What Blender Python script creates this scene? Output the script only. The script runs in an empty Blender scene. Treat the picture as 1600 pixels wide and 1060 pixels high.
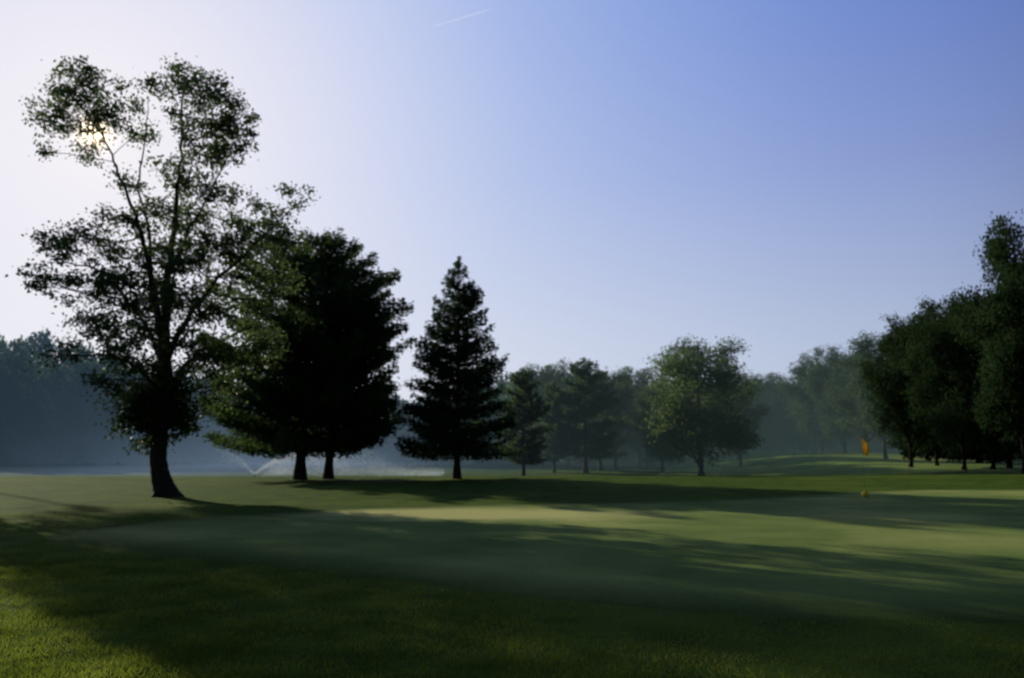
import bpy, math, numpy as np
from mathutils import Vector
rng = np.random.default_rng(7)
sc = bpy.context.scene
COL = sc.collection
# ------------------------------------------------------------------ camera
F = 28/36*1600
PT = math.atan(170/F)
cp, sp = math.cos(PT), math.sin(PT)
CH = 1.65
cam_d = bpy.data.cameras.new("camera"); cam = bpy.data.objects.new("camera", cam_d)
COL.objects.link(cam); sc.camera = cam
cam.location = (0, 0, CH); cam.rotation_euler = (math.pi/2+PT, 0, 0)
cam_d.lens = 28; cam_d.sensor_width = 36; cam_d.clip_start = .1; cam_d.clip_end = 20000
cam_d.dof.use_dof = True; cam_d.dof.focus_distance = 3.2; cam_d.dof.aperture_fstop = 2.6

def W(px, py, depth):
    """image pixel coordinates + chosen depth -> world position in metres"""
    u = (px-800)/F; v = (530-py)/F
    yf = cp - v*sp; zf = sp + v*cp; s = depth/yf
    return np.array([u*s, depth, CH+zf*s])
def G(px, py):
    u = (px-800)/F; v = (530-py)/F
    yf = cp - v*sp; zf = sp + v*cp; s = -CH/zf
    return np.array([u*s, yf*s])
def sst(a, b, x):
    t = np.clip((x-a)/(b-a), 0, 1); return t*t*(3-2*t)
def terrain(x, y):
    x = np.asarray(x, float); y = np.asarray(y, float)
    s = sst(19, 34, x)
    z = -0.8*sst(45, 70, y)*(1-s) + s*sst(55, 112, y)*1.05
    z = z + 0.05*np.sin(x*.21+1)*np.sin(y*.17+.5)*sst(8, 20, np.abs(y)) 
    z = z + 0.25*np.sin(x*.05+2)*np.sin(y*.06)*sst(60, 120, np.abs(y))
    return z
# ------------------------------------------------------------------ helpers
def tag(o, label, cat=None, group=None, kind=None):
    o["label"] = label
    if cat: o["category"] = cat
    if group: o["group"] = group
    if kind: o["kind"] = kind
class MB:
    def __init__(s): s.v=[]; s.f=[]; s.n=0
    def add(s, v, f):
        s.v.append(np.asarray(v, float)); s.f.append(np.asarray(f, int)+s.n); s.n += len(v)
    def tube(s, pts, rad, n=6):
        pts = np.asarray(pts, float); m=len(pts)
        t = np.gradient(pts, axis=0); t /= np.linalg.norm(t,axis=1)[:,None]+1e-9
        ref = np.array([0.31,.95,.05]) if abs(t[0,2])>.6 else np.array([0,0,1.])
        a = np.cross(t, ref); a /= np.linalg.norm(a,axis=1)[:,None]+1e-9
        b = np.cross(t, a)
        ang = np.arange(n)/n*2*np.pi
        ring = pts[:,None,:] + np.asarray(rad)[:,None,None]*(np.cos(ang)[None,:,None]*a[:,None,:]+np.sin(ang)[None,:,None]*b[:,None,:])
        v = ring.reshape(-1,3)
        i = np.arange(m-1)[:,None]*n; j = np.arange(n)[None,:]; j2=(j+1)%n
        f = np.stack([i+j, i+j2, i+n+j2, i+n+j],-1).reshape(-1,4)
        s.add(v,f)
    def leaves(s, c, d, L, Wd, rnd=None):
        n=len(c); r = rng.normal(size=(n,3)) if rnd is None else rnd
        sd = np.cross(d, r); sd /= np.linalg.norm(sd,axis=1)[:,None]+1e-9
        L = np.broadcast_to(L,(n,))[:,None]; Wd=np.broadcast_to(Wd,(n,))[:,None]
        v = np.stack([c-d*L/2, c+sd*Wd/2+d*L*.05, c+d*L/2, c-sd*Wd/2+d*L*.05],1).reshape(-1,3)
        s.add(v, np.arange(4*n).reshape(-1,4))
    def arrays(s): return np.concatenate(s.v), np.concatenate(s.f)
    def mesh(s, name, mat, smooth=False):
        v,f = s.arrays(); return mk(name, v, f, mat, smooth)
def mk(name, v, f, mat, smooth=False):
    me = bpy.data.meshes.new(name)
    me.vertices.add(len(v)); me.vertices.foreach_set("co", v.astype(np.float32).ravel())
    me.loops.add(4*len(f)); me.loops.foreach_set("vertex_index", f.astype(np.int32).ravel())
    me.polygons.add(len(f)); me.polygons.foreach_set("loop_start", (np.arange(len(f))*4).astype(np.int32))
    me.update(calc_edges=True); me.validate()
    if smooth: me.polygons.foreach_set("use_smooth", [True]*len(me.polygons))
    me.materials.append(mat); return me
def ob(name, me, parent=None, loc=(0,0,0)):
    o = bpy.data.objects.new(name, me); COL.objects.link(o); o.location = loc
    if parent: o.parent = parent
    return o
def unit(n):
    d = rng.normal(size=(n,3)); return d/np.linalg.norm(d,axis=1)[:,None]
# ------------------------------------------------------------------ materials
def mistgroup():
    """painted mist: emission mixed into surfaces by distance from the origin and by height"""
    g=bpy.data.node_groups.new("painted_mist",'ShaderNodeTree')
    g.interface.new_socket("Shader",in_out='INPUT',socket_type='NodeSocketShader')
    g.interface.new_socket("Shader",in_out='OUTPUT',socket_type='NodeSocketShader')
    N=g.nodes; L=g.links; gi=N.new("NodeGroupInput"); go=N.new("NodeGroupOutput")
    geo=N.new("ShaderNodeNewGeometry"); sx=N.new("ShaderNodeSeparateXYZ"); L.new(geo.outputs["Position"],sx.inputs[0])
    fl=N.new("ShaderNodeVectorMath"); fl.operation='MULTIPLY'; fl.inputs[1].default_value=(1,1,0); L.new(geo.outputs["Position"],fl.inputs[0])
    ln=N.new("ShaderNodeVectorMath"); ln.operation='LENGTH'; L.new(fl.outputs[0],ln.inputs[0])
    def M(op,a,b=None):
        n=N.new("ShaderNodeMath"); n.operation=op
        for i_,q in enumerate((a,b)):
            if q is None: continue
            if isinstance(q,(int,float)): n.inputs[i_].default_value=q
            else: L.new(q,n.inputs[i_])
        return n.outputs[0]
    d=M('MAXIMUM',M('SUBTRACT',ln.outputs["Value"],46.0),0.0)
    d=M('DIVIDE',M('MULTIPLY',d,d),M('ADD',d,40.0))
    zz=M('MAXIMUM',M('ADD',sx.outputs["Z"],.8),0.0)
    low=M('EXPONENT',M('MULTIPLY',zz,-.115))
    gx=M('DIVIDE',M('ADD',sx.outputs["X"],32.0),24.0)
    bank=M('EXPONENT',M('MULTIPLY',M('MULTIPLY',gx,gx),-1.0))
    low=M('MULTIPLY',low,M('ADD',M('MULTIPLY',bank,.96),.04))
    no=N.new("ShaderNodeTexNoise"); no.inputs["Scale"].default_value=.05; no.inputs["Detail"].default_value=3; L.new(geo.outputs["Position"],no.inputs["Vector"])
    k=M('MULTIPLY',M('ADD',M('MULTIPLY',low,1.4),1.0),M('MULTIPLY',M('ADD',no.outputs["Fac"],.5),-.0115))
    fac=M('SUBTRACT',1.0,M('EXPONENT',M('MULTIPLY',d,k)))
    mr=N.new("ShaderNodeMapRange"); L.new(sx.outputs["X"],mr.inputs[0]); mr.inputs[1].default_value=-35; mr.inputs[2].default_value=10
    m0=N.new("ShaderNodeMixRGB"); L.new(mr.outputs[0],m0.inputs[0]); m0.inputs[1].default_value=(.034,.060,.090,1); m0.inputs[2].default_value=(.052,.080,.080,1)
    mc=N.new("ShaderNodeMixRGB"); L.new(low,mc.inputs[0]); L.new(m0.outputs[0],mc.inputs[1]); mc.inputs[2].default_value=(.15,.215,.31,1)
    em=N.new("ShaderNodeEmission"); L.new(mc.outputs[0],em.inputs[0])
    mx=N.new("ShaderNodeMixShader"); L.new(fac,mx.inputs[0]); L.new(gi.outputs[0],mx.inputs[1]); L.new(em.outputs[0],mx.inputs[2]); L.new(mx.outputs[0],go.inputs[0])  # mist is painted on: its glow replaces part of each surface
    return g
MG=mistgroup()
def newmat(name):
    m = bpy.data.materials.new(name); m.use_nodes=True; nt=m.node_tree
    nt.nodes.clear(); out = nt.nodes.new("ShaderNodeOutputMaterial"); 
    try: m.cycles.emission_sampling='NONE'
    except Exception: pass
    return m, nt, out
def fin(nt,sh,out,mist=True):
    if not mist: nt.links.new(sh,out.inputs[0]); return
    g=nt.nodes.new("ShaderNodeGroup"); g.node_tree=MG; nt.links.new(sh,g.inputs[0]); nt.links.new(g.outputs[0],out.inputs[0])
def foliage(name, c1, c2, trans, scale=1.2, rough=.6, spec=.2, tv=1.7, mist=True):
    m,nt,out = newmat(name); N=nt.nodes; L=nt.links
    tc=N.new("ShaderNodeTexCoord"); no=N.new("ShaderNodeTexNoise"); no.inputs["Scale"].default_value=scale
    no.inputs["Detail"].default_value=6
    L.new(tc.outputs["Object"], no.inputs["Vector"])
    cr=N.new("ShaderNodeValToRGB"); cr.color_ramp.elements[0].position=.35; cr.color_ramp.elements[1].position=.68
    cr.color_ramp.elements[0].color=(*c1,1); cr.color_ramp.elements[1].color=(*c2,1)
    L.new(no.outputs["Fac"], cr.inputs["Fac"])
    p=N.new("ShaderNodeBsdfPrincipled"); p.inputs["Roughness"].default_value=rough; p.inputs["Specular IOR Level"].default_value=spec
    t=N.new("ShaderNodeBsdfTranslucent"); mx=N.new("ShaderNodeMixShader"); mx.inputs[0].default_value=trans
    hs=N.new("ShaderNodeHueSaturation"); hs.inputs["Value"].default_value=tv; hs.inputs["Hue"].default_value=.485
    L.new(cr.outputs["Color"], hs.inputs["Color"]); L.new(hs.outputs["Color"], t.inputs["Color"])
    L.new(cr.outputs["Color"], p.inputs["Base Color"])
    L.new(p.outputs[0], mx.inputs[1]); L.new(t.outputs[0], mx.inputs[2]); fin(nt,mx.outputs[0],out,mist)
    return m
def simple(name, c1, c2, scale, rough=.85, bump=.0, bscale=None, spec=.2, mist=True):
    m,nt,out = newmat(name); N=nt.nodes; L=nt.links
    tc=N.new("ShaderNodeTexCoord"); no=N.new("ShaderNodeTexNoise"); no.inputs["Scale"].default_value=scale; no.inputs["Detail"].default_value=8
    L.new(tc.outputs["Object"], no.inputs["Vector"])
    cr=N.new("ShaderNodeValToRGB"); cr.color_ramp.elements[0].position=.3; cr.color_ramp.elements[1].position=.7
    cr.color_ramp.elements[0].color=(*c1,1); cr.color_ramp.elements[1].color=(*c2,1)
    L.new(no.outputs["Fac"], cr.inputs["Fac"])
    p=N.new("ShaderNodeBsdfPrincipled"); p.inputs["Roughness"].default_value=rough; p.inputs["Specular IOR Level"].default_value=spec
    L.new(cr.outputs["Color"], p.inputs["Base Color"])
    if bump:
        b=N.new("ShaderNodeBump"); b.inputs["Strength"].default_value=bump; b.inputs["Distance"].default_value=.05
        n2=N.new("ShaderNodeTexNoise"); n2.inputs["Scale"].default_value=bscale; n2.inputs["Detail"].default_value=8
        L.new(tc.outputs["Object"], n2.inputs["Vector"]); L.new(n2.outputs["Fac"], b.inputs["Height"]); L.new(b.outputs[0], p.inputs["Normal"])
    fin(nt,p.outputs[0],out,mist); return m
M_leaf = foliage("leaf_maple", (.024,.046,.014), (.058,.098,.028), .48)
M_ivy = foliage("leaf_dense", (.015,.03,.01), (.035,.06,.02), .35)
M_leaf2 = foliage("leaf_woodland", (.026,.050,.017), (.054,.092,.030), .45, .5)
M_light = foliage("leaf_light", (.036,.068,.018), (.076,.128,.036), .5, .5)
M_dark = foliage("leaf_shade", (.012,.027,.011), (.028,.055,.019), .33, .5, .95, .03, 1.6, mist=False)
M_pine = foliage("needle_pine", (.024,.048,.015), (.050,.088,.027), .40, 1.2, .8, .05)
M_spruce = foliage("needle_spruce", (.022,.044,.022), (.044,.078,.036), .33, 1.2, .8, .05)
M_bark = simple("bark", (.02,.016,.012), (.06,.05,.04), 6, .9, .8, 14)
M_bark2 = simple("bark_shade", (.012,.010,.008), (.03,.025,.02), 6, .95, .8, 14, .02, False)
M_grass = foliage("grass_blade", (.050,.085,.008), (.135,.180,.022), .45, 1.4, .6, .12)

def lawn(name, a, b, dry, s1, bumpd, mult=.6, edge=None, sunpatch=None):
    m,nt,out = newmat(name); N=nt.nodes; L=nt.links
    tc=N.new("ShaderNodeTexCoord")
    def noise(sc_, det=8, vec=None):
        n=N.new("ShaderNodeTexNoise"); n.inputs["Scale"].default_value=sc_; n.inputs["Detail"].default_value=det
        L.new(vec or tc.outputs["Object"], n.inputs["Vector"]); return n
    n1=noise(s1); n2=noise(.16,5); n3=noise(22,6)
    r=N.new("ShaderNodeValToRGB"); r.color_ramp.elements[0].position=.32; r.color_ramp.elements[1].position=.7
    r.color_ramp.elements[0].color=(*a,1); r.color_ramp.elements[1].color=(*b,1); L.new(n1.outputs["Fac"], r.inputs["Fac"])
    r2=N.new("ShaderNodeValToRGB"); r2.color_ramp.elements[0].position=.5; r2.color_ramp.elements[1].position=.72
    L.new(n2.outputs["Fac"], r2.inputs["Fac"])
    mx=N.new("ShaderNodeMixRGB"); L.new(r2.outputs["Color"], mx.inputs[0]); L.new(r.outputs["Color"], mx.inputs[1]); mx.inputs[2].default_value=(*dry,1)
    src=mx.outputs[0]
    if sunpatch:
        vm=N.new("ShaderNodeVectorMath"); vm.operation='SUBTRACT'; vm.inputs[1].default_value=(sunpatch[0],sunpatch[1],0); L.new(tc.outputs["Object"],vm.inputs[0])
        vs_=N.new("ShaderNodeVectorMath"); vs_.operation='MULTIPLY'; vs_.inputs[1].default_value=(1/sunpatch[2],1/sunpatch[3],0); L.new(vm.outputs[0],vs_.inputs[0])
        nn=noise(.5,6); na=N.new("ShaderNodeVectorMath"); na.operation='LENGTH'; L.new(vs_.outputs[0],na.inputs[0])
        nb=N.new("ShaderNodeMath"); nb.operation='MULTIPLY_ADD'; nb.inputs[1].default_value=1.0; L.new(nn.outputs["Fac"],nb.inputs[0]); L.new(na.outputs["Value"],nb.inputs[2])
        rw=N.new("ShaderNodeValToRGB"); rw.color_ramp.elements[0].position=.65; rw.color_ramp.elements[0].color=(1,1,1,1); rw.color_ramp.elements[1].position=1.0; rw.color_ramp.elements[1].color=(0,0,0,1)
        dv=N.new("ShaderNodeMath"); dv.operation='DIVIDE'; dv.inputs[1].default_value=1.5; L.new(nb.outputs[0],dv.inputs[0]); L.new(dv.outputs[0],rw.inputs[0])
        mw=N.new("ShaderNodeMixRGB"); L.new(rw.outputs[0],mw.inputs[0]); L.new(src,mw.inputs[1]); mw.inputs[2].default_value=(.42,.41,.15,1); src=mw.outputs[0]  # sunlit patch painted into the turf colour as a pale tan ellipse
    if edge:
        at=N.new("ShaderNodeAttribute"); at.attribute_name="edge"
        sm=N.new("ShaderNodeMath"); sm.operation='ADD'; sm.inputs[1].default_value=-.5
        ml=N.new("ShaderNodeMath"); ml.operation='MULTIPLY_ADD'; L.new(n1.outputs["Fac"],ml.inputs[0]); ml.inputs[1].default_value=.5; L.new(at.outputs["Fac"],ml.inputs[2])
        L.new(ml.outputs[0],sm.inputs[0])
        re=N.new("ShaderNodeValToRGB"); re.color_ramp.elements[0].position=.12; re.color_ramp.elements[1].position=.72; L.new(sm.outputs[0],re.inputs["Fac"])
        me_=N.new("ShaderNodeMixRGB"); L.new(re.outputs["Color"],me_.inputs[0]); L.new(src,me_.inputs[1]); me_.inputs[2].default_value=(*edge,1); src=me_.outputs[0]
    m2=N.new("ShaderNodeMixRGB"); m2.blend_type='MULTIPLY'; m2.inputs[0].default_value=mult
    r3=N.new("ShaderNodeValToRGB"); r3.color_ramp.elements[0].position=.3; r3.color_ramp.elements[1].position=.65
    r3.color_ramp.elements[0].color=(.35,.35,.35,1); L.new(n3.outputs["Fac"], r3.inputs["Fac"])
    L.new(src, m2.inputs[1]); L.new(r3.outputs["Color"], m2.inputs[2])
    p=N.new("ShaderNodeBsdfPrincipled"); p.inputs["Roughness"].default_value=.95; p.inputs["Specular IOR Level"].default_value=.02
    L.new(m2.outputs[0], p.inputs["Base Color"])
    bp=N.new("ShaderNodeBump"); bp.inputs["Strength"].default_value=.6; bp.inputs["Distance"].default_value=bumpd
    n4=noise(35,8); L.new(n4.outputs["Fac"], bp.inputs["Height"]); L.new(bp.outputs[0], p.inputs["Normal"])
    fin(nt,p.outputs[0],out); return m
sunpatch_c=G(740,803)  # centre of the painted sunlit patch on the green
M_rough = lawn("grass_rough", (.032,.064,.008), (.080,.132,.015), (.11,.15,.020), 1.1, .03)
M_green = lawn("grass_green", (.10,.152,.038), (.17,.225,.060), (.34,.36,.11), .6, .008, .3, (.036,.064,.010), (sunpatch_c[0],sunpatch_c[1],5.5,2.6))
M_fair = lawn("grass_fairway", (.13,.205,.04), (.21,.285,.065), (.24,.29,.08), .3, .01, .3)  # sunlit brightness put into the fairway's pale grass colour

# ------------------------------------------------------------------ ground
def axis(lim, near, step, grow=1.12):
    a=[0.]; s=step
    while a[-1]<lim:
        if a[-1]>near: s*=grow
        a.append(a[-1]+s)
    return np.array(a)
xp=axis(2500,45,.8); xs=np.concatenate([-xp[:0:-1],xp]); yp=axis(3000,90,.8); yn=axis(200,20,2.)
ys=np.concatenate([-yn[:0:-1],yp])
X,Y=np.meshgrid(xs,ys); Z=terrain(X,Y)
nx=len(xs); ny=len(ys)
i=np.arange(ny-1)[:,None]*nx; j=np.arange(nx-1)[None,:]
f=np.stack([i+j,i+j+1,i+nx+j+1,i+nx+j],-1).reshape(-1,4)
g=ob("ground", mk("ground", np.stack([X,Y,Z],-1).reshape(-1,3), f, M_rough, True))
tag(g,"rolling mown golf course grass with dew","ground",kind="structure")
fa=np.linspace(0,1,60); V=[]
for k,t in enumerate(fa):
    yy=56+t*76; xc=20+t*26+3*math.sin(t*5); hw=9+8*math.sin(math.pi*min(1,t*1.1))**.6*(1)
    for s_ in np.linspace(-1,1,24): V.append((xc+s_*hw,yy))
V=np.array(V); V=np.column_stack([V,terrain(V[:,0],V[:,1])+.035])
i=np.arange(59)[:,None]*24; j=np.arange(23)[None,:]
f=np.stack([i+j,i+j+1,i+24+j+1,i+24+j],-1).reshape(-1,4)
g=ob("fairway", mk("fairway", V, f, M_fair, True)); tag(g,"pale mown fairway rising between the trees","fairway",kind="structure")
gp=[(60,838),(200,818),(400,803),(620,791),(900,783),(1150,778),(1420,766),(1700,768),(1960,800),(2050,880),(1800,960),(1500,980),(1150,965),(850,940),(600,912),(400,886),(200,864)]
gw=np.array([G(*p) for p in gp])
def closed(P,n=12):
    out=[]; m=len(P)
    for k in range(m):
        p0,p1,p2,p3=P[k-1],P[k],P[(k+1)%m],P[(k+2)%m]
        for t in np.arange(n)/n:
            out.append(.5*((2*p1)+(-p0+p2)*t+(2*p0-5*p1+4*p2-p3)*t*t+(-p0+3*p1-3*p2+p3)*t**3))
    return np.array(out)
gc=closed(gw)
def inside(px,py,poly):
    c=np.zeros(len(px),bool); n=len(poly)
    for k in range(n):
        x1,y1=poly[k]; x2,y2=poly[k-1]
        if y1==y2: continue
        c ^= ((y1>py)!=(y2>py)) & (px<(x2-x1)*(py-y1)/(y2-y1)+x1)
    return c
def edgedist(x,y,st=3):
    n=len(x); dist=np.full(n,9.)
    for s0 in range(0,n,20000):
        sl=slice(s0,s0+20000)
        dist[sl]=np.sqrt(((x[sl,None]-gc[None,::st,0])**2+(y[sl,None]-gc[None,::st,1])**2).min(1))
    return dist
cen=gc.mean(0); m=len(gc); K=90
rings=[]
for k in range(K+1):
    fr=1-(1-k/K)**1.9
    rings.append(cen+(gc-cen)*(fr if k else .002))
q=np.concatenate(rings); dq=edgedist(q[:,0],q[:,1],1); dq[-m:]=0
v=np.column_stack([q, terrain(q[:,0],q[:,1])+.024*sst(-.2,1.2,dq)-.004])
i=np.arange(K)[:,None]*m; j=np.arange(m)[None,:]; j2=(j+1)%m
f=np.stack([i+j,i+m+j,i+m+j2,i+j2],-1).reshape(-1,4)
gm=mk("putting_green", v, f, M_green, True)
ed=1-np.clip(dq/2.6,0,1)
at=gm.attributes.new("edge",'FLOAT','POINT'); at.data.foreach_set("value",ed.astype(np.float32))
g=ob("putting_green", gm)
tag(g,"smooth closely mown putting green","putting green",kind="structure")
def blades(n, y0, y1, h, w):
    y=y0+(y1-y0)*rng.random(n)**1.3; x=(rng.random(n)*2-1)*(y*.72+1.0)
    ins=inside(x,y,gc); dist=edgedist(x,y)*np.where(ins,-1,1)
    grow=sst(-1.6,2.4,dist)
    pat=.5+.5*np.sin(x*1.7+np.sin(y*2.1))*np.sin(y*1.3+.7*np.sin(x*1.1)); pat=pat*.5+.5*(.5+.5*np.sin(x*4.7+2*np.sin(y*3.3))*np.sin(y*5.1+np.sin(x*3.9)))
    keep=(rng.random(n)<(.15+.85*pat)*(.1+.9*grow)*(1-.6*sst(-2.0,1.5,x)))&(dist>-1.4)
    x=x[keep]; y=y[keep]; grow=grow[keep]; pat=pat[keep]; n=len(x)
    c=np.column_stack([x,y,terrain(x,y)-.004])
    hh=h*(.4+1.1*rng.random(n))*(.25+.75*grow)*(.5+.8*pat)+.010; a=rng.random(n)*6.283
    lean=np.column_stack([np.cos(a),np.sin(a),np.zeros(n)])*(hh*(.25+.8*rng.random(n)))[:,None]
    a2=rng.random(n)*6.283; sd=np.column_stack([np.cos(a2),np.sin(a2),np.zeros(n)])*w/2
    top=c+lean; top[:,2]+=hh
    mid=c+lean*.35; mid[:,2]+=hh*.55
    return np.stack([c-sd*.6, mid+sd, top, mid-sd],1).reshape(-1,3)
V=np.concatenate([blades(330000,5.0,12,.040,.007), blades(90000,10,20,.03,.010)])
o=ob("grass", mk("grass", V, np.arange(len(V)).reshape(-1,4), M_grass)); tag(o,"dewy rough grass blades around the green","grass",kind="stuff")

# ------------------------------------------------------------------ broadleaf generator
def nearest(limbs,p):
    best=None;bd=1e9
    for L_ in limbs:
        for k,q in enumerate(L_[0]):
            dd=np.linalg.norm((q-p)*np.array([1,1,1.0])) + max(0,q[2]-p[2])*.8
            if dd<bd: bd=dd;best=(q,L_[1][k])
    return best
def densify(pts,rad,n=6,jit=.03):
    pts=np.asarray(pts,float); rad=np.asarray(rad,float); out=[];ro=[]
    m=len(pts)
    for k in range(m-1):
        p0=pts[max(k-1,0)];p1=pts[k];p2=pts[k+1];p3=pts[min(k+2,m-1)]
        sl=np.linalg.norm(p2-p1)
        for t in np.arange(n)/n:
            out.append(.5*((2*p1)+(-p0+p2)*t+(2*p0-5*p1+4*p2-p3)*t*t+(-p0+3*p1-3*p2+p3)*t**3)+(rng.normal(size=3)*jit*min(sl,1.5)/1.5*min(1,sl) if (k or t) else 0))
            ro.append(rad[k]*(1-t)+rad[k+1]*t)
    out.append(pts[-1]);ro.append(rad[-1])
    return np.array(out),np.array(ro)
def broadleaf(limbs, lobes, kcl, nleaf, leafL, sig, twigs=True, every=2):
    tr=MB(); cr=MB()
    limbs=[densify(p,r,5,.03) for p,r in limbs]
    for p,r in limbs: tr.tube(p,r,10)
    for (c,r,dens) in lobes:
        c=np.asarray(c,float)
        q,qr=nearest(limbs,c)
        mid=(q+c)/2+rng.normal(size=3)*.12*r+np.array([0,0,-.1*r])
        bp,br=densify([q,mid,c],[min(qr*.45,.06),min(qr*.35,.04),.015],4,.03); tr.tube(bp,br,5)
        n=max(3,int(kcl*r*r*dens))
        d=unit(n); rad=r*rng.random(n)**.45*(.8+.5*rng.random(n)); cc=c+d*rad[:,None]*np.array([1,1,.85])
        if twigs:
            for k in range(0,n,every):
                s=bp[rng.integers(len(bp)//2,len(bp))]
                tr.tube([s,(s+cc[k])/2+rng.normal(size=3)*.06,cc[k]],[.014,.010,.005],3)
        m=rng.integers(int(nleaf*.4),int(nleaf*1.6)+1,n)
        idx=np.repeat(np.arange(n),m); N_=len(idx)
        sg=sig*(.5+1.0*rng.random(n))[idx][:,None]
        P_=cc[idx]+np.clip(rng.normal(size=(N_,3)),-2,2)*sg*np.array([1.15,1.15,.7])
        dd=unit(N_); dd[:,2]-=.35; dd/=np.linalg.norm(dd,axis=1)[:,None]
        l=leafL*(.6+.8*rng.random(N_))
        cr.leaves(P_,dd,l,l*.7)
    return tr,cr
def tree(name,label,cat,tm,cm,loc,rot=0,scale=(1,1,1),group=None,extra=None):
    e=bpy.data.objects.new(name,None); COL.objects.link(e); e.empty_display_size=.5
    e.location=loc; e.rotation_euler=(0,0,rot); e.scale=scale
    ob("trunk",tm,e); ob("crown",cm,e)
    if extra: ob("undergrowth",extra,e)
    tag(e,label,cat,group); return e

# ---- the big open-crowned tree
D0=27.0
bx=W(251,760,D0)[0]; base=np.array([bx,D0,float(terrain(bx,D0))])
def T(px,py,dy=0): return W(px,py,D0+dy)-base
limbs=[
 ([T(266,792),T(262,778),T(255,760),T(249,735),T(247,700),T(252,650),T(257,600),T(256,545),T(258,500),T(262,450,.2),T(270,380,.3),T(276,310,.3),T(284,230,.2),T(286,150,.1),T(284,105)],
  [.50,.42,.35,.29,.265,.25,.235,.20,.155,.125,.10,.07,.05,.03,.015]),
 ([T(256,545),T(245,490,-.3),T(236,430,-.5),T(222,370,-.6),T(205,320,-.6),T(185,270,-.5),T(165,220,-.4),T(130,140,-.3)],[.14,.11,.085,.07,.055,.04,.03,.012]),
 ([T(236,430,-.5),T(232,350,.5),T(215,290,.8),T(228,220,1),T(232,150,1)],[.06,.045,.035,.022,.010]),
 ([T(254,590),T(235,520,.5),T(195,465,1.2),T(150,420,1.6),T(80,410,1.6)],[.10,.07,.05,.035,.012]),
 ([T(256,575),T(285,510,-.4),T(325,455,-.9),T(380,400,-1.2),T(455,325,-1.4)],[.12,.09,.065,.04,.012]),
 ([T(264,430,.2),T(290,370,1),T(330,300,1.4),T(365,220,1.5)],[.07,.05,.035,.012]),
 ([T(257,610),T(300,560,.8),T(350,530,1.4),T(430,500,1.8)],[.09,.065,.045,.012]),
 ([T(254,615),T(215,575,-1),T(160,555,-2),T(85,560,-2.2)],[.08,.06,.04,.012]),
 ([T(256,560),T(262,500,-1.5),T(270,440,-2.6),T(285,400,-3.2)],[.08,.06,.04,.012]),
 ([T(256,560),T(250,500,1.5),T(240,430,2.8),T(230,390,3.4)],[.08,.06,.04,.012]),
]
for a in range(5):
    an=a*1.26+.4; limbs.append(([np.array([.06+math.cos(an)*.14,math.sin(an)*.14,.62]),np.array([.16+math.cos(an)*.27,math.sin(an)*.27,.2]),np.array([.22+math.cos(an)*.54,math.sin(an)*.54,-.06])],[.12,.12,.06]))
S=1/46.
LB=[(125,105,22,1),(118,135,48,1.1),(88,182,36,1),(165,180,42,.9),(70,238,17,1),(140,238,26,.8),(178,130,16,.8),(62,185,12,1),(145,205,26,.9),
 (282,102,16,1.2),(275,128,30,1.1),(322,140,40,1.1),(355,190,45,1.2),(300,190,34,.9),(240,140,24,.9),(214,165,22,.8),(385,225,22,1),(340,240,42,1),(375,165,16,1),
 (225,215,28,.7),(290,285,40,.9),(200,290,28,.7),(345,300,34,.9),(252,330,34,.9),(300,345,40,1),(215,345,34,.8),(180,340,24,.8),(255,265,24,.7),
 (92,385,36,1.1),(58,432,27,1.1),(130,365,28,.9),(172,395,36,.9),(150,445,38,1),(100,450,26,1),(65,365,14,1),
 (425,340,34,1),(470,312,20,1),(400,385,42,1),(350,385,42,1),(446,380,36,1),(305,415,40,1),(225,400,34,.9),(450,300,14,1),(400,320,22,.9),(370,345,30,.9),
 (165,512,40,1),(112,548,26,.9),(195,560,42,1.1),(75,558,18,.9),(205,480,38,1),(175,610,30,1),(220,520,36,1),(130,500,26,.8),(190,440,36,.9),
 (330,480,44,1),(400,470,44,.9),(300,540,44,1.1),(360,560,44,1),(410,540,40,.8),(340,610,34,.9),(285,600,36,1),(250,470,34,1),(275,390,36,1),(235,445,36,1),
 (445,430,36,.7),(290,470,36,1),(380,430,36,1),(245,580,30,1),(310,240,26,.7)]
lobes=[]
for k,(x,y,r,dn) in enumerate(LB):
    lim=2.6 if 320<y<600 else (1.4 if y<320 else 1.6)
    if x<120: lim=1.2
    dy=rng.uniform(-lim,lim)
    lobes.append((T(x,y,dy),r*S*.98,dn))
    if r>26: lobes.append((T(x+rng.uniform(-12,12),y+rng.uniform(-12,12),-dy*.9+rng.uniform(-.8,.8)),r*S*.7,dn*.5))
tm,cm=broadleaf(limbs,lobes,40,34,.112,.165)
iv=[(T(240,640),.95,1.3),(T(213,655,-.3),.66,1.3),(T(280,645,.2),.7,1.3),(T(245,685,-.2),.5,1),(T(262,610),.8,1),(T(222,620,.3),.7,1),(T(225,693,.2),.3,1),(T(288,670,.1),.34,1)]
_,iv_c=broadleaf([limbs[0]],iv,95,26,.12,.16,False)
tree("maple_tree","tall open-crowned broadleaf tree with forked limbs on the grass","tree",tm.mesh("maple_trunk",M_bark,True),cm.mesh("maple_crown",M_leaf),base.tolist(),extra=iv_c.mesh("maple_low_shoots",M_ivy))

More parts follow.
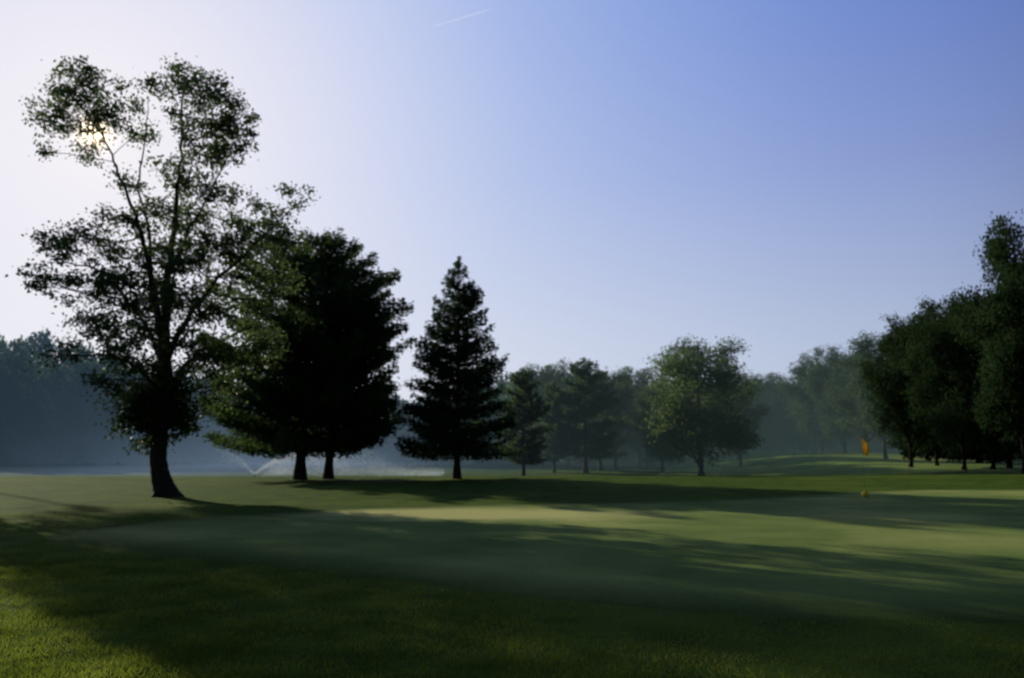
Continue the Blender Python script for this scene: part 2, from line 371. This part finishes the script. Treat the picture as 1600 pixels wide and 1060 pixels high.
# ------------------------------------------------------------------ conifers
def conifer(h, z0, prof, spacing, per, droop, up, needle, dens, trunk_r, jitter=.25, lean=(0,0), flat=.09, zbot=.9, zj=.22):
    tr=MB(); cr=MB()
    zs=np.linspace(-.15,h,14); tx=np.column_stack([lean[0]*np.abs(zs/h)**1.5, lean[1]*np.abs(zs/h)**1.5, zs])
    rr=trunk_r*(1-zs/h*.97); rr[0]*=1.5; rr[1]*=1.0
    tr.tube(tx,np.maximum(rr,.012),8)
    z=z0
    while z<h-.05:
        tier=rng.uniform(1-jitter*.6,1+jitter*.4)
        for b in range(per if z<h*.9 else max(3,per-2)):
            a=rng.random()*6.283; zz=z+rng.normal()*spacing*zj
            if zz>h-.02: continue
            fr=zz/h
            Lb=max(.12,prof(fr))*(1-jitter+1.6*jitter*rng.random())*tier
            if rng.random()<.10: Lb*=.6
            x0=lean[0]*(max(zz,0)/h)**1.5; y0=lean[1]*(max(zz,0)/h)**1.5
            hd=np.array([math.cos(a),math.sin(a),0]); sdv=np.array([-math.sin(a),math.cos(a),0])
            k1=up*fr-droop*(1-fr)+rng.normal()*.06; k2=.16+rng.normal()*.05
            t=np.linspace(0,1,5); pts=np.array([x0,y0,zz])+hd*(Lb*t)[:,None]; pts[:,2]+=Lb*(k1*t+k2*t*t)
            tr.tube(pts,np.linspace(.03+.008*Lb,.008,5),3)
            n=max(6,int(dens*Lb*(.6+.4*Lb/2)))
            tt=.08+.95*rng.random(n)**.75
            w=(.30*Lb*(1.15-tt)+.10)
            off=rng.uniform(-1,1,n)
            q=np.round(tt*Lb/.25)*.25/Lb; mixq=rng.random(n)<.8; tt=np.where(mixq,np.clip(q+np.abs(off)*.12/Lb*1.2,0,1.05),tt)
            P_=np.array([x0,y0,zz])+hd*(Lb*tt)[:,None]+sdv*(off*w)[:,None]
            P_[:,2]+=Lb*(k1*tt+k2*tt*tt)-np.abs(off)*w*.18+rng.normal(size=n)*flat
            dd=hd*1.0+sdv*(off*.9)[:,None]+rng.normal(size=(n,3))*.45; dd/=np.linalg.norm(dd,axis=1)[:,None]
            l=needle*(.6+.8*rng.random(n)); kk=P_[:,2]>zbot+.15*rng.normal(size=n)
            cr.leaves(P_[kk],dd[kk],l[kk],l[kk]*.30)
        z+=spacing*(.8+.4*rng.random())
    n=40; P_=np.column_stack([lean[0]+rng.normal(size=n)*.05,lean[1]+rng.normal(size=n)*.05,h-.6*rng.random(n)+.1])
    dd=unit(n); dd[:,2]=abs(dd[:,2])+.6; dd/=np.linalg.norm(dd,axis=1)[:,None]; cr.leaves(P_,dd,.25,.07)
    return tr,cr
def ip(xs_,ys_): return lambda f: float(np.interp(f,xs_,ys_))
def gz(px,d):
    x=W(px,735,d)[0]; return [x,d,float(terrain(x,d))]
t_,c_=conifer(12.0,1.3,ip([0,.1,.2,.35,.5,.65,.8,.92,1],[2.8,3.2,3.1,2.7,2.2,1.65,1.05,.45,.08]),.29,9,.12,.42,.23,76,.20,.19,(0,0),.11,.95,.28)
tree("spruce_tree","dark conical spruce with ragged skirt on the grass","tree",t_.mesh("spruce_trunk",M_bark,True),c_.mesh("spruce_crown",M_spruce),gz(714,43))
pr=ip([0,.06,.2,.4,.6,.75,.88,.96,1],[3.6,4.6,5.1,5.0,4.5,3.9,2.8,1.5,.4])
t_,c_=conifer(13.4,1.75,pr,.66,14,.06,.30,.26,84,.30,.30,(.5,0),.15,1.15,.28)
tree("pine_tree","broad dark pine with layered boughs beside its twin","tree",t_.mesh("pine_trunk",M_bark,True),c_.mesh("pine_crown",M_pine),gz(469,43.5),group="pair of broad pines")
pr=ip([0,.06,.2,.4,.6,.75,.88,.96,1],[3.5,4.0,4.2,3.7,3.0,2.3,1.5,.8,.2])
t_,c_=conifer(11.7,1.75,pr,.66,13,.06,.30,.26,84,.25,.30,(1.6,0),.15,1.15,.28)
tree("pine_tree","slightly shorter dark pine with leaning top","tree",t_.mesh("pine_trunk_b",M_bark,True),c_.mesh("pine_crown_b",M_pine),gz(513,44.5),group="pair of broad pines")

# ------------------------------------------------------------------ prototype broadleaf trees (height 14 m)
def proto(seed,h,z0,rx,nl,kcl=24,nleaf=14,leaf=.2,sig=.28,tr_r=.26,bump=.28,lr=(.16,.34)):
    global rng; rng=np.random.default_rng(seed)
    limbs=[([np.array([0,0,-.2]),np.array([0,0,.3]),np.array([.05,0,z0]),np.array([-.1,.1,h*.5 if z0<h*.45 else (z0+h)/2]),np.array([.1,0,max(h*.75,z0*.3+h*.7)]),np.array([0,0,h*.93])],[tr_r*1.5,tr_r,tr_r*.8,tr_r*.6,tr_r*.3,.03])]
    for k in range(6):
        a=k*1.05+rng.random()*.6; zz=z0*1.2+k*.1*(h-z0)*.5 if z0<h*.45 else z0+k*.1*(h-z0); R=rx*.65
        limbs.append(([np.array([0,0,zz]),np.array([math.cos(a)*R*.5,math.sin(a)*R*.5,zz+(h-z0)*.1]),np.array([math.cos(a)*R,math.sin(a)*R,zz+(h-z0)*.24])],[tr_r*.5,tr_r*.3,.03]))
    zc=(h+z0)/2; hz=(h-z0)/2; lobes=[]; ph=rng.random(6)*6.28
    for k in range(nl):
        d=unit(1)[0]; rr=rng.random()**.3; az_=math.atan2(d[1],d[0])
        bm=1+bump*(math.sin(2*az_+ph[0]+2.2*d[2])*.5+math.sin(3*az_+ph[1]-3*d[2])*.6+math.sin(4*d[2]+ph[2])*.4)
        zb=1+bump*.6*math.sin(2*az_+ph[3])*(d[2]>0)
        c=np.array([d[0]*rr*rx*.8*bm,d[1]*rr*rx*.8*bm,min(zc+np.sign(d[2])*abs(d[2])**.8*rr*hz*.86*zb,h-.5)])
        lobes.append((c,rx*rng.uniform(*lr),rng.uniform(.7,1.2)))
    return broadleaf(limbs,lobes,kcl,nleaf,leaf,sig,True)
P=[]
for k,(sd,h,z0,rx,nl) in enumerate([(11,14,.9,4.9,78),(12,14,1.2,4.4,70),(13,14,.9,5.6,84),(14,14,1.4,3.9,60)]):
    P.append(proto(sd,h,z0,rx,nl,bump=.38))
P.append(proto(35,14,.5,5.6,104,22,14,.19,.30,.26,.28,(.13,.30)))
tallp=proto(77,25,16.5,3.4,44,20,12,.22,.3,.07,.25,(.2,.36))
midp=proto(78,15,7.0,2.1,40,34,13,.17,.22,.10,.2,(.25,.42))
PM=[(a.mesh("broadleaf_trunk_%s"%"abcde"[k],M_bark,True),b.mesh("broadleaf_crown_%s"%"abcde"[k],M_leaf2 if k<4 else M_light)) for k,(a,b) in enumerate(P)]
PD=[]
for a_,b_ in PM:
    c_=b_.copy(); c_.materials[0]=M_dark; d_=a_.copy(); d_.materials[0]=M_bark2; PD.append((d_,c_))  # darker copies, with the shade put into leaf and bark colours
PW=[5.0,4.5,5.7,4.0,5.6]
rng=np.random.default_rng(21)
t_,c_=conifer(13,2.0,ip([0,.15,.3,.5,.7,.88,1],[1.8,2.5,2.7,2.4,1.8,1.0,.15]),.5,7,.05,.4,.36,75,.2,.32,(0,0),.16,1.4)
M_pine2 = foliage("needle_far_pine", (.028,.054,.018), (.056,.096,.032), .45)
CM=(t_.mesh("slim_pine_trunk",M_bark,True),c_.mesh("slim_pine_crown",M_pine2))
def place(kind,px,d,top,hw,label,group=None,k=0,rot=None,dark=False):
    loc=gz(px,d); H=W(px,top,d)[2]-loc[2]; Wm=hw*d/F; r=rng.random()*6 if rot is None else rot
    if kind=="c":
        s=H/13.; tree("pine_tree",label,"tree",CM[0],CM[1],loc,r,(Wm/2.7,Wm/2.7,s),group)
    else:
        s=H/14.; MM=PD if dark else PM; tree("broadleaf_tree",label,"tree",MM[k][0],MM[k][1],loc,r,(Wm/PW[k],Wm/PW[k],s),group)
gM="trees beyond the green in the mist"
place("c",818,62,576,42,"slim dark pine with bare lower trunk",gM)
place("c",866,80,596,30,"thin misty pine tree in row",gM)
place("c",915,80,560,54,"tall misty pine with open boughs",gM)
place("c",938,88,578,44,"misty pine in the tree row",gM)
place("b",848,98,570,44,"hazy broadleaf tree in the row",gM,1)
place("b",888,104,566,48,"hazy broadleaf tree in the row",gM,0)
place("b",962,92,570,46,"hazy broadleaf tree in the row",gM,3)
place("b",1000,102,576,50,"hazy broadleaf tree in the row",gM,1)
place("b",1035,82,598,50,"low leafy tree beside a larger one",gM,2)
place("b",1096,72,516,104,"broad rounded tree standing alone in haze",gM,4)
place("b",1158,88,606,44,"low leafy tree in haze",gM,0)
gR="trees edging the fairway"
for a in [("b",1205,130,584,46,1),("b",1243,136,588,46,0),("b",1285,108,554,56,0),("b",1322,100,544,56,2),("b",1354,90,550,56,3),("b",1385,80,522,58,1)]:
    place(a[0],a[1],a[2],a[3],a[4],"pale hazy broadleaf tree at the fairway edge",gR,a[5])
for a in [("b",1424,66,492,64,0),("b",1465,68,480,68,2),("b",1507,60,446,76,4),("b",1552,62,462,78,2),("b",1602,52,344,78,1),("b",1640,56,420,100,0),("b",1700,50,380,110,2),("b",1450,78,515,58,2),("b",1530,72,500,80,0),("b",1578,64,474,90,2),("b",1487,80,510,72,3)]:
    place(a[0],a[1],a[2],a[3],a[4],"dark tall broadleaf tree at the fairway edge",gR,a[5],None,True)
gs="trees shading the near lawn"
x,y=-23.0,29.; tree("broadleaf_tree","slender broadleaf tree on the lawn beside the green","tree",PM[1][0],PM[1][1],(x,y,float(terrain(x,y))),1.0,(1.6/4.5,1.6/4.5,12.0/14.),gs)
x,y=-24.9,32.6; tree("broadleaf_tree","unseen slender tree added to shade the near lawn","tree",midp[0].mesh("added_slender_trunk",M_bark,True),midp[1].mesh("added_slender_crown",M_leaf2),(x,y,float(terrain(x,y))),2.0,(1,1,1),gs)  # added out of view, crown raised so its shade lands on the foreground
TM=(tallp[0].mesh("added_tall_trunk",M_bark,True),tallp[1].mesh("added_tall_crown",M_leaf2))
for x,y,s in [(-47.6,60.5,1.16)]:
    tree("broadleaf_tree","unseen tall tree added to shade the near lawn","tree",TM[0],TM[1],(x,y,float(terrain(x,y))),x,(s,s,s),gs)  # added out of view, high crown and thin trunk shaped for its shadow

# ------------------------------------------------------------------ distant woodland (one mass)
PA=[b.arrays() for a,b in P]
def addtree(vs,px,d,top,hw):
    k=rng.integers(4); v,f=PA[k]; nf=len(f); sel=rng.permutation(nf)[:2600]
    v4=v[f[sel]]; c=v4.mean(1,keepdims=True); v4=c+(v4-c)*3.0
    loc=gz(px,d); H=W(px,top,d)[2]-loc[2]; Wm=hw*d/F
    a=rng.random()*6.28; R=np.array([[math.cos(a),-math.sin(a),0],[math.sin(a),math.cos(a),0],[0,0,1]])
    q=v4.reshape(-1,3)*np.array([Wm/PW[k],Wm/PW[k],1])@R.T
    q[:,2]=(q[:,2]-.8)/13.2*H*1.06-.06*H
    vs.append(q+np.array(loc))
topx=[-300,-100,0,60,120,200,330,420,600,640,780,850,1000,1180,1250,1400,1600,2000]
topy=[500,505,514,530,545,560,590,610,622,620,592,575,580,592,590,570,540,520]
px=-420; vs=[]
while px<1850:
    for row,d in enumerate((116,130,146)):
        p=px+rng.uniform(-15,15); t=np.interp(p,topx,topy)+rng.uniform(-8,20)+(14 if row==0 else 0)
        addtree(vs,p,d+rng.uniform(-5,5)+(14 if 1100<px<1400 else 0),t,rng.uniform(36,54))
    addtree(vs,px+rng.uniform(-15,15),110+rng.uniform(-3,3)+(16 if 1100<px<1400 else 0),rng.uniform(655,685),rng.uniform(28,42))
    px+=30
wv=np.concatenate(vs); wf=np.arange(len(wv)).reshape(-1,4)
o=ob("woodland",mk("woodland",wv,wf,M_leaf2)); tag(o,"misty blue-green mass of distant woodland","woodland",kind="stuff")
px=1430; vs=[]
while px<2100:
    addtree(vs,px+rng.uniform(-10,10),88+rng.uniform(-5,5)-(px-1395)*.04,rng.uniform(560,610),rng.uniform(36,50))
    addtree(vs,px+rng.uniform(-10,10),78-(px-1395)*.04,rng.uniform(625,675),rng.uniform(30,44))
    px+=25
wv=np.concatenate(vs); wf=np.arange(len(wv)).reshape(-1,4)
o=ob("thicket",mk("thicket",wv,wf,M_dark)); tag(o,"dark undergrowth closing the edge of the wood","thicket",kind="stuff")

# ------------------------------------------------------------------ flagstick
M_yel=simple("yellow_paint",(.95,.70,.02),(.98,.78,.03),3,.5)
M_pole=simple("pole_fibreglass",(.05,.07,.035),(.07,.09,.045),3,.8,spec=.05)
M_flag=foliage("flag_cloth",(.92,.46,.008),(.96,.52,.012),.6,3,tv=1.05)
fx,fy=G(1352,779); fz=float(terrain(fx,fy))+.022
fe=bpy.data.objects.new("golf_flagstick",None); COL.objects.link(fe); fe.location=(fx,fy,fz)
tag(fe,"flagstick with limp orange flag on the putting green","golf flag")
b=MB(); b.tube([(0,0,-.05),(0,0,1.0),(0,0,1.95)],[.003,.0025,.0025],8); b.tube([(0,0,1.95),(0,0,1.965),(0,0,1.975)],[.013,.014,.004],8); ob("pole",b.mesh("pole",M_pole,True),fe)
b=MB(); z=np.linspace(0,.26,8); b.tube(np.column_stack([z*0,z*0,z]),[.04,.095,.11,.105,.085,.055,.03,.005],14); ob("marker_base",b.mesh("marker_base",M_yel,True),fe)
nu,nv=15,14; V=[];Fq=[]
for iv_ in range(nv):
    for iu in range(nu):
        u=iu/(nu-1); v=iv_/(nv-1)
        drop=.52*v+u*.14*(1-.3*v); wd=.20*u*(.55+.45*math.sin(v*2.6+.3))
        V.append((.008+wd, .05*math.sin(u*9+v*3)*u+.02*math.sin(v*7)*u, 1.95-drop))
for a in range(nv-1):
    for c in range(nu-1): q=a*nu+c; Fq.append((q,q+1,q+nu+1,q+nu))
ob("flag",mk("flag",np.array(V),np.array(Fq),M_flag,True),fe)

# ------------------------------------------------------------------ sprinkler
M_water,nt,out=newmat("water_spray"); d1=nt.nodes.new("ShaderNodeBsdfDiffuse"); d1.inputs[0].default_value=(.6,.62,.65,1)
t1=nt.nodes.new("ShaderNodeBsdfTranslucent"); t1.inputs[0].default_value=(.62,.68,.76,1); mxx=nt.nodes.new("ShaderNodeMixShader"); mxx.inputs[0].default_value=.6
nt.links.new(d1.outputs[0],mxx.inputs[1]); nt.links.new(t1.outputs[0],mxx.inputs[2]); nt.links.new(mxx.outputs[0],out.inputs[0])
M_brass=simple("sprinkler_plastic",(.03,.03,.03),(.06,.06,.05),5,.5)
sl=gz(398,50); se=bpy.data.objects.new("lawn_sprinkler",None); COL.objects.link(se); se.location=sl
tag(se,"impact lawn sprinkler throwing arcs of water over grass","sprinkler")
b=MB(); b.tube([(0,0,-.05),(0,0,.02),(0,0,.08),(0,0,.11)],[.06,.06,.03,.03],10); b.tube([(0,0,.09),(.05,0,.12),(.1,0,.15)],[.016,.014,.010],8)
b.tube([(-.05,0,.13),(.0,0,.12),(.05,0,.13)],[.008,.010,.008],6); ob("sprinkler_head",b.mesh("sprinkler_head",M_brass,True),se)
def jet(R,Hh,dirx,diry,n,spread,fall=.5,tmax=1.):
    t=rng.random(n)*tmax; t=t[rng.random(n)<(1-(t/tmax)**3*.8)]; n=len(t)
    x=R*t; zz=.12+4*Hh*t*(1-t)
    s=.04+spread*t**1.2
    p=np.column_stack([dirx*x,diry*x,zz])+rng.normal(size=(n,3))*s[:,None]
    p[:,2]-=np.abs(rng.normal(size=n))*t*Hh*fall*spread/.2
    p=p[p[:,2]>.0]; bb=MB(); bb.leaves(p,unit(len(p)),.028,.018); return bb
ob("water_jet",jet(6.5,1.45,.97,.22,15000,.18).mesh("water_jet",M_water),se)
ob("water_jet",jet(6.5,1.6,-.9,.43,1300,.20,.8,.5).mesh("water_jet_b",M_water),se)
n=30000; x=rng.random(n)**1.3*11+.5; p=np.column_stack([x,rng.normal(size=n)*1.5+2,np.abs(rng.normal(size=n))*(.18+1.3*np.exp(-((x-4)/3.0)**2))])
b=MB(); b.leaves(p,unit(n),.026,.016); ob("water_spray",b.mesh("water_spray",M_water),se)

# ------------------------------------------------------------------ contrail
M_con,nt,out=newmat("ice_vapour"); e1=nt.nodes.new("ShaderNodeBsdfTranslucent"); e1.inputs[0].default_value=(.9,.9,.9,1)
tp=nt.nodes.new("ShaderNodeBsdfTransparent"); mxx=nt.nodes.new("ShaderNodeMixShader"); mxx.inputs[0].default_value=.05
nt.links.new(tp.outputs[0],mxx.inputs[1]); nt.links.new(e1.outputs[0],mxx.inputs[2]); nt.links.new(mxx.outputs[0],out.inputs[0])
A=W(676,42,6000); B=W(769,14,6300); b=MB(); b.tube([A+(B-A)*t for t in np.linspace(0,1,12)],[3,4,5,5,6,6,7,7,8,7,5,1],8)
o=ob("contrail",b.mesh("contrail",M_con,True)); tag(o,"faint short white contrail high in the sky","contrail")

# ------------------------------------------------------------------ sky + sun
Dv=Vector((W(147,208,1)-np.array([0,0,CH])).tolist()).normalized()
el=math.asin(Dv.z); az=math.atan2(Dv.x,Dv.y)
w=bpy.data.worlds.new("World"); sc.world=w; w.use_nodes=True; nt=w.node_tree; N=nt.nodes; L=nt.links
bg=N["Background"]; sky=N.new("ShaderNodeTexSky"); sky.sky_type='NISHITA'; sky.sun_disc=False
sky.sun_elevation=el; sky.sun_rotation=az; sky.air_density=1.0; sky.dust_density=.3; sky.ozone_density=3
L.new(sky.outputs[0],bg.inputs[0]); bg.inputs[1].default_value=.006
tc=N.new("ShaderNodeTexCoord"); dp=N.new("ShaderNodeVectorMath"); dp.operation='DOT_PRODUCT'; dp.inputs[1].default_value=Dv
nm=N.new("ShaderNodeVectorMath"); nm.operation='NORMALIZE'; L.new(tc.outputs["Generated"],nm.inputs[0]); L.new(nm.outputs[0],dp.inputs[0])
def ramp(stops,src):
    r=N.new("ShaderNodeValToRGB"); e=r.color_ramp.elements
    while len(e)<len(stops): e.new(.5)
    for k,(p_,c_) in enumerate(stops): e[k].position=p_
    for k,(p_,c_) in enumerate(stops): e[k].color=(*c_,1)
    r.color_ramp.interpolation='B_SPLINE'
    L.new(src,r.inputs[0]); return r
mr=N.new("ShaderNodeMath"); mr.operation='MAXIMUM'; mr.inputs[1].default_value=0; L.new(dp.outputs["Value"],mr.inputs[0])
ac=N.new("ShaderNodeMath"); ac.operation='ARCCOSINE'; cl=N.new("ShaderNodeMath"); cl.operation='MINIMUM'; cl.inputs[1].default_value=1.0
L.new(mr.outputs[0],cl.inputs[0]); L.new(cl.outputs[0],ac.inputs[0])
hf=N.new("ShaderNodeMath"); hf.operation='DIVIDE'; hf.inputs[1].default_value=1.5708; L.new(ac.outputs[0],hf.inputs[0])
r1=ramp([(0,(.92,.88,.90)),(.09,(.81,.79,.89)),(.19,(.61,.66,.87)),(.31,(.34,.455,.80)),(.46,(.195,.30,.68)),(.59,(.122,.205,.57)),(.69,(.08,.15,.45)),(.82,(.03,.055,.13)),(1,(.012,.02,.04))],hf.outputs[0])
sz=N.new("ShaderNodeSeparateXYZ"); L.new(nm.outputs[0],sz.inputs[0])
r2=ramp([(0,(.95,)*3),(.10,(.92,)*3),(.2,(.64,)*3),(.32,(.30,)*3),(.5,(.0,)*3)],sz.outputs["Z"])
r3=ramp([(0,(.88,.85,.87)),(.2,(.76,.77,.83)),(.31,(.69,.72,.81)),(.46,(.58,.63,.75)),(.60,(.47,.54,.68)),(.68,(.40,.46,.6)),(.82,(.08,.10,.15)),(1,(.03,.04,.06))],hf.outputs[0])
mx=N.new("ShaderNodeMixRGB"); L.new(r2.outputs[0],mx.inputs[0]); L.new(r1.outputs[0],mx.inputs[1]); L.new(r3.outputs[0],mx.inputs[2])
bg3=N.new("ShaderNodeBackground"); L.new(mx.outputs[0],bg3.inputs[0]); bg3.inputs[1].default_value=.97
def glow(e,k,col):
    p_=N.new("ShaderNodeMath"); p_.operation='POWER'; p_.inputs[1].default_value=e; L.new(mr.outputs[0],p_.inputs[0])
    m_=N.new("ShaderNodeMath"); m_.operation='MULTIPLY'; m_.inputs[1].default_value=k; L.new(p_.outputs[0],m_.inputs[0])
    b2=N.new("ShaderNodeBackground"); b2.inputs[0].default_value=(*col,1); L.new(m_.outputs[0],b2.inputs[1]); return b2
acc=bg.outputs[0]
for b_ in (bg3,glow(13000,2.6,(1,.72,.36)),glow(3000,.08,(1,.7,.4))):
    ad=N.new("ShaderNodeAddShader"); L.new(acc,ad.inputs[0]); L.new(b_.outputs[0],ad.inputs[1]); acc=ad.outputs[0]
L.new(acc,N["World Output"].inputs[0])
LA=math.radians(-43); LE=math.radians(19.5)
Ld=Vector((math.sin(LA)*math.cos(LE),math.cos(LA)*math.cos(LE),math.sin(LE)))
sl_=bpy.data.lights.new("sun",'SUN'); sl_.energy=5; sl_.angle=math.radians(.5); sl_.color=(1,.92,.70)
so=bpy.data.objects.new("sun",sl_); COL.objects.link(so); so.rotation_euler=Ld.to_track_quat('Z','Y').to_euler(); so.location=(-20,40,30)
sc.view_settings.view_transform='Standard'; sc.view_settings.look='None'; sc.view_settings.exposure=0
